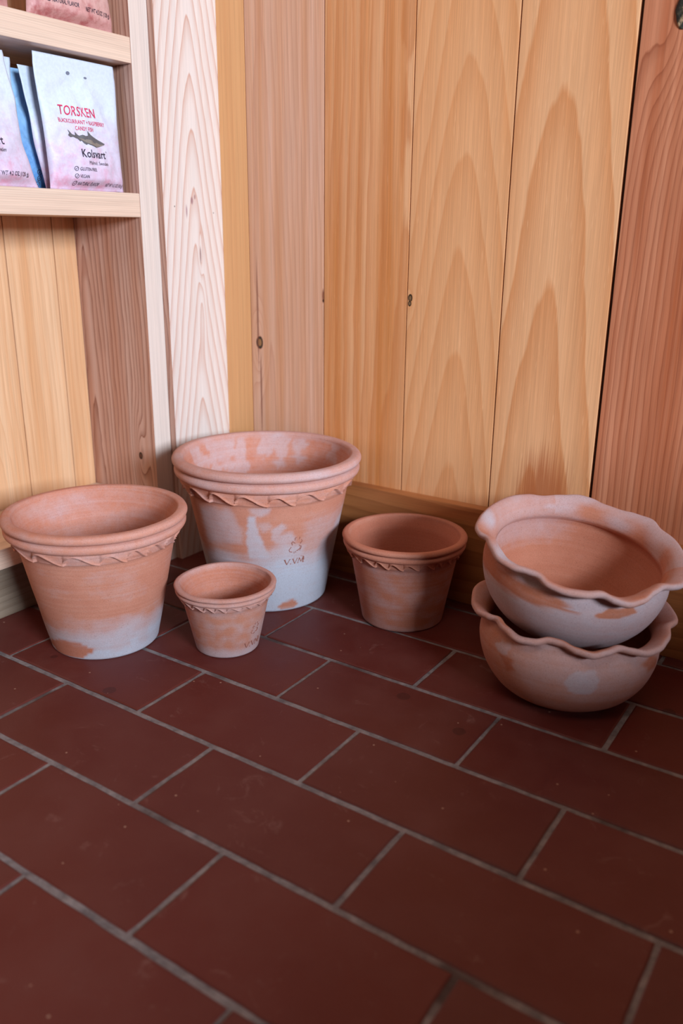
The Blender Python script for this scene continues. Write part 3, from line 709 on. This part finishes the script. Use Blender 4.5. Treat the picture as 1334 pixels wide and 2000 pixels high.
class Bag:
    """pillow bag: local x to the right (world +Y), local z up, bulges along local +y (world +X)"""
    def __init__(s, loc, w0, w1, h, depth, rz, lean, mat, label, seed, group=None, shear=0., cat='candy bag', waist=.003):
        s.waist = waist
        s.t = empty('candy_bag', loc, label, cat, group); s.t.rotation_euler = (0, lean, rz)
        s.w0, s.w1, s.h, s.d, s.seed, s.sh = w0, w1, h, depth, seed, shear
        NX, NZ = 48, 64; vs, fs = [], []
        for side in (1, -1):
            for i in range(NZ+1):
                for j in range(NX+1):
                    u, v = j/NX, i/NZ; vs.append(s.pt(u, v, side))
        st = (NX+1)*(NZ+1)
        for k in range(2):
            for i in range(NZ):
                for j in range(NX):
                    a = k*st+i*(NX+1)+j; f = (a, a+1, a+NX+2, a+NX+1); fs.append(f if k == 0 else tuple(reversed(f)))
        rim = [j for j in range(NX+1)]+[i*(NX+1)+NX for i in range(1, NZ+1)]+[NZ*(NX+1)+j for j in range(NX-1, -1, -1)]+[i*(NX+1) for i in range(NZ-1, 0, -1)]
        for a, b in zip(rim, rim[1:]+rim[:1]): fs.append((a, a+st, b+st, b))
        s.o = mesh_obj('pouch', vs, fs, mat, s.t, True)
    def wid(s, v): return s.w0+(s.w1-s.w0)*v
    def bulge(s, u, v):
        e = (max(0, 1-(2*u-1)**2))**.55
        pv = smooth(0, .10, v)*(1-smooth(.25, .86, v))
        wr_ = mn.noise(Vector((u*5+s.seed, v*7, s.seed)))*.0042+mn.noise(Vector((u*13, v*15+s.seed, 2)))*.0014
        return s.d*e*(pv*.9+.06)+wr_*e*smooth(.0, .08, v)*(1-smooth(.78, .95, v))
    def pt(s, u, v, side=1, off=0.):
        w = s.wid(v)-2*s.waist*math.sin(min(1, v*1.5)*PI)
        x = .0004 + (s.bulge(u, v)+off) if side == 1 else -.0004-.35*s.bulge(u, v)
        crimp = .0009*math.sin(v*60) if v > .9 else 0
        sag = mn.noise(Vector((v*4, s.seed, 1)))*.002*(1 if u > .5 else -1)*abs(2*u-1)
        z = v*s.h + (.002*mn.noise(Vector((u*4, s.seed, 9))) if v == 0 else 0)
        zb = .0055*(abs(2*u-1)**3)*(1-smooth(0, .1, v))*0
        return (x+crimp*.3, (u-.5)*w+sag+s.sh*v, z+zb)
    def on(s, px, pz, off=.0005):
        """point on the front, px metres right of centre, pz metres up"""
        v = pz/s.h; u = (px-s.sh*v)/s.wid(v)+.5; q = s.pt(max(0, min(1, u)), max(0, min(1, v)), 1, off)
        return Vector((q[0], px, pz))
    def text(s, body, size, px, pz, mat, name='printed_text', align='CENTER', bold=0., rot=0., width=None):
        cu = bpy.data.curves.new('txt', 'FONT'); cu.body = body; cu.size = size; cu.align_x = align; cu.resolution_u = 3
        cu.offset = bold; cu.space_character = 1.06
        tmp = bpy.data.objects.new('txt', cu); C.objects.link(tmp)
        dg = bpy.context.evaluated_depsgraph_get(); me = bpy.data.meshes.new_from_object(tmp.evaluated_get(dg))
        bpy.data.objects.remove(tmp); bpy.data.curves.remove(cu)
        bm = bmesh.new(); bm.from_mesh(me); bpy.data.meshes.remove(me)
        if width:
            xs_ = [v.co.x for v in bm.verts]; k = width/(max(xs_)-min(xs_))
            for v in bm.verts: v.co.x *= k
        c_, s_ = math.cos(rot), math.sin(rot)
        for v in bm.verts:
            x, y = v.co.x*c_-v.co.y*s_, v.co.x*s_+v.co.y*c_
            v.co = s.on(px+x, pz+y)
        return bm_obj(name, bm, mat, s.t)
    def poly(s, pts, sc, px, pz, mat, name, off=.0006, rot=0.):
        bm = bmesh.new(); c_, s_ = math.cos(rot), math.sin(rot)
        vs_ = [bm.verts.new(s.on(px+(x*c_-y*s_)*sc, pz+(x*s_+y*c_)*sc, off)) for x, y in pts]
        bm.faces.new(vs_); bmesh.ops.triangulate(bm, faces=bm.faces)
        return bm_obj(name, bm, mat, s.t)
    def ring(s, r, px, pz):
        bm = bmesh.new(); n = 20; pr = None; first = None
        for i in range(n+1):
            a = 2*PI*i/n; q = [bm.verts.new(s.on(px+rr*math.cos(a), pz+rr*math.sin(a))) for rr in (r, r*.78)]
            if pr: bm.faces.new((pr[0], pr[1], q[1], q[0]))
            pr = q
        # check mark inside
        for (x0, y0, x1, y1) in ((-.4, 0, -.1, -.35), (-.1, -.35, .45, .4)):
            dx, dy = x1-x0, y1-y0; L = math.hypot(dx, dy); ox, oy = -dy/L*.09, dx/L*.09
            bm.faces.new([bm.verts.new(s.on(px+x*r, pz+y*r)) for x, y in ((x0-ox, y0-oy), (x1-ox, y1-oy), (x1+ox, y1+oy), (x0+ox, y0+oy))])
        return bm_obj('tick_mark', bm, INK, s.t)
FISHP = [(-1, .50), (-.93, .42), (-.78, .22), (-.62, .16), (-.64, .40), (-.5, .22), (-.42, .16), (-.28, .24), (-.18, .20), (-.12, .17), (.02, .22), (.0, .52), (.18, .26), (.36, .14), (.62, .0), (.84, -.12), (1.0, -.22), (.98, -.30), (.84, -.36), (.66, -.46), (.44, -.52), (.28, -.44), (.1, -.38), (-.02, -.32), (-.06, -.40), (-.2, -.30), (-.3, -.14), (-.36, -.20), (-.48, -.04), (-.6, .0), (-.72, .06), (-.84, .02), (-.98, .14), (-.92, .28)]
FISHB = [(-.5, .02), (-.2, .0), (.1, -.04), (.4, -.14), (.7, -.28), (.95, -.28), (.7, -.42), (.44, -.47), (.2, -.36), (-.1, -.24)]
SH = .5256
WHITEP = paper('white_glassine_paper', srgb(208, 218, 234), srgb(212, 190, 214), srgb(214, 150, 176), SH*0, .14, .75)
PINKP = paper('pink_glassine_paper', srgb(214, 186, 176), srgb(204, 152, 148), srgb(170, 92, 92), 0, .14, .9)
BLUEP = paper('blue_glassine_paper', srgb(150, 190, 226), srgb(108, 158, 210), srgb(60, 118, 186), 0, .14, .8)
DARKP = paper('clear_dark_bag', srgb(150, 124, 124), srgb(104, 76, 80), srgb(70, 46, 52), 0, .14, .8)

FISHP = [(x, .62*(y+.22*x)-.05) for x, y in FISHP]; FISHB = [(x, .62*(y+.22*x)-.05) for x, y in FISHB]
yo = .767
b = Bag((-.8990, yo, SH), .1165, .1200, .1480, .0150, R(0), R(.3), WHITEP, 'white paper candy bag with red TORSKEN lettering and grey fish on the middle shelf', 1.3, shear=-.0070)
b.text('TORSKEN', .0150, .7528-yo, .0845, REDI, 'red_title', bold=.00012, width=.0520)
b.text('BLACKCURRANT + RASPBERRY', .0066, .7570-yo, .0757, REDI, 'red_text', bold=.00005, width=.0680)
b.text('CANDY FISH', .0066, .7590-yo, .0684, REDI, 'red_text', bold=.00005, width=.0265)
b.poly(FISHP, .0285, .7615-yo, .0610, FISH, 'printed_fish', rot=R(-7))
b.poly(FISHB, .0285, .7615-yo,   .0608, FISHL, 'fish_belly', .0012, rot=R(-7))
b.text('Kolsvart', .0130, .7680-yo, .0385, INK, 'brand_text', bold=.0002, width=.0385)
b.ring(.0009, .7895-yo, .0465)
b.text('Malmö, Sweden', .0060, .7740-yo, .0305, INK, 'dark_text', width=.0310)
for i, s_ in enumerate(('GLUTEN-FREE', 'VEGAN', 'NATURAL FLAVOR')):
    z = .0228-.0084*i; b.ring(.0027, .7400-yo, z+.0019); b.text(s_, .0054, .7442-yo, z, INK, 'dark_text', 'LEFT', .00004, width=(.0245, .0120, .0310)[i])
b.text('NET WT 4.2 OZ (120 g)', .0052, .8035-yo, .0062, INK, 'weight_text', bold=.00004, width=.0310)
b.poly([(math.cos(i*.5)*.0028, math.sin(i*.5)*.002) for i in range(12)], 1, .7475-yo, .1310, HOLE, 'punch_hole')
b.poly([(math.cos(i*.5)*.0026, math.sin(i*.5)*.0012) for i in range(12)], 1, .7730-yo, .1290, HOLE, 'paper_mark')

c2 = Bag((-.9190, .7670, SH), .0960, .1100, .1350, .0090, R(0), R(-.4), WHITEP, 'white paper candy bag mostly hidden behind the front TORSKEN bag', 5.1, shear=-.0175, waist=-.001)
c2.text('BLACKCURRANT + RASPBERRY', .0066, .7430-.7670+.0340, .0790, REDI, 'red_text', bold=.00006, width=.0680)
c3 = Bag((-.9420, .7180, SH), .1100, .1100, .1345, .0100, R(0), R(-.4), BLUEP, 'blue paper candy bag standing behind the white bags on the middle shelf', 8.4)
for i in range(3): c3.ring(.0030, .0035, .0205-.0068*i)
a1 = Bag((-.8990, .6290, SH), .1270, .1050, .1420, .0150, R(0), R(.3), WHITEP, 'white paper candy bag at the far left of the middle shelf, cut by the frame', 9.9, shear=-.0215, waist=.006)
a1.text('NET WT 4.2 OZ (120 g)', .0064, .0430, .0120, INK, 'weight_text', 'RIGHT', .00005, width=.0480)
a1.text('Kolsvart', .0130, .0130, .0440, INK, 'brand_text', 'RIGHT', .0002, width=.0385)
a1.text('Malmö, Sweden', .0060, .0140, .0365, INK, 'dark_text', 'RIGHT', width=.0310)
a2 = Bag((-.9220, .6330, SH), .1080, .1080, .1410, .0080, R(0), R(-.4), WHITEP, 'white paper candy bag tucked behind the far left bag, only its edge visible', 11.3)
SU = .7076
p1 = Bag((-.9000, .7620, SU), .1280, .1050, .1460, .0140, R(0), R(.3), PINKP, 'pink candy bag reading NATURAL FLAVOR on the top visible shelf', 14.2)
p1.ring(.0032, -.0385, .0225); p1.text('NATURAL FLAVOR', .0066, -.0340, .0195, INK, 'dark_text', 'LEFT', .00006, width=.0350)
p1.text('NET WT 4.2 OZ (120 g)', .0066, .0320, .0180, INK, 'weight_text', bold=.00006, width=.0400)
p2 = Bag((-.9260, .6500, SU), .0900, .1000, .1400, .0100, R(0), R(0), DARKP, 'dark clear candy bag between two pink bags on the top visible shelf', 16.8)
p3 = Bag((-.9000, .6200, SU), .1120, .1050, .1450, .0140, R(0), R(.3), PINKP, 'pink candy bag at the far left of the top visible shelf, only its foot visible', 19.5)
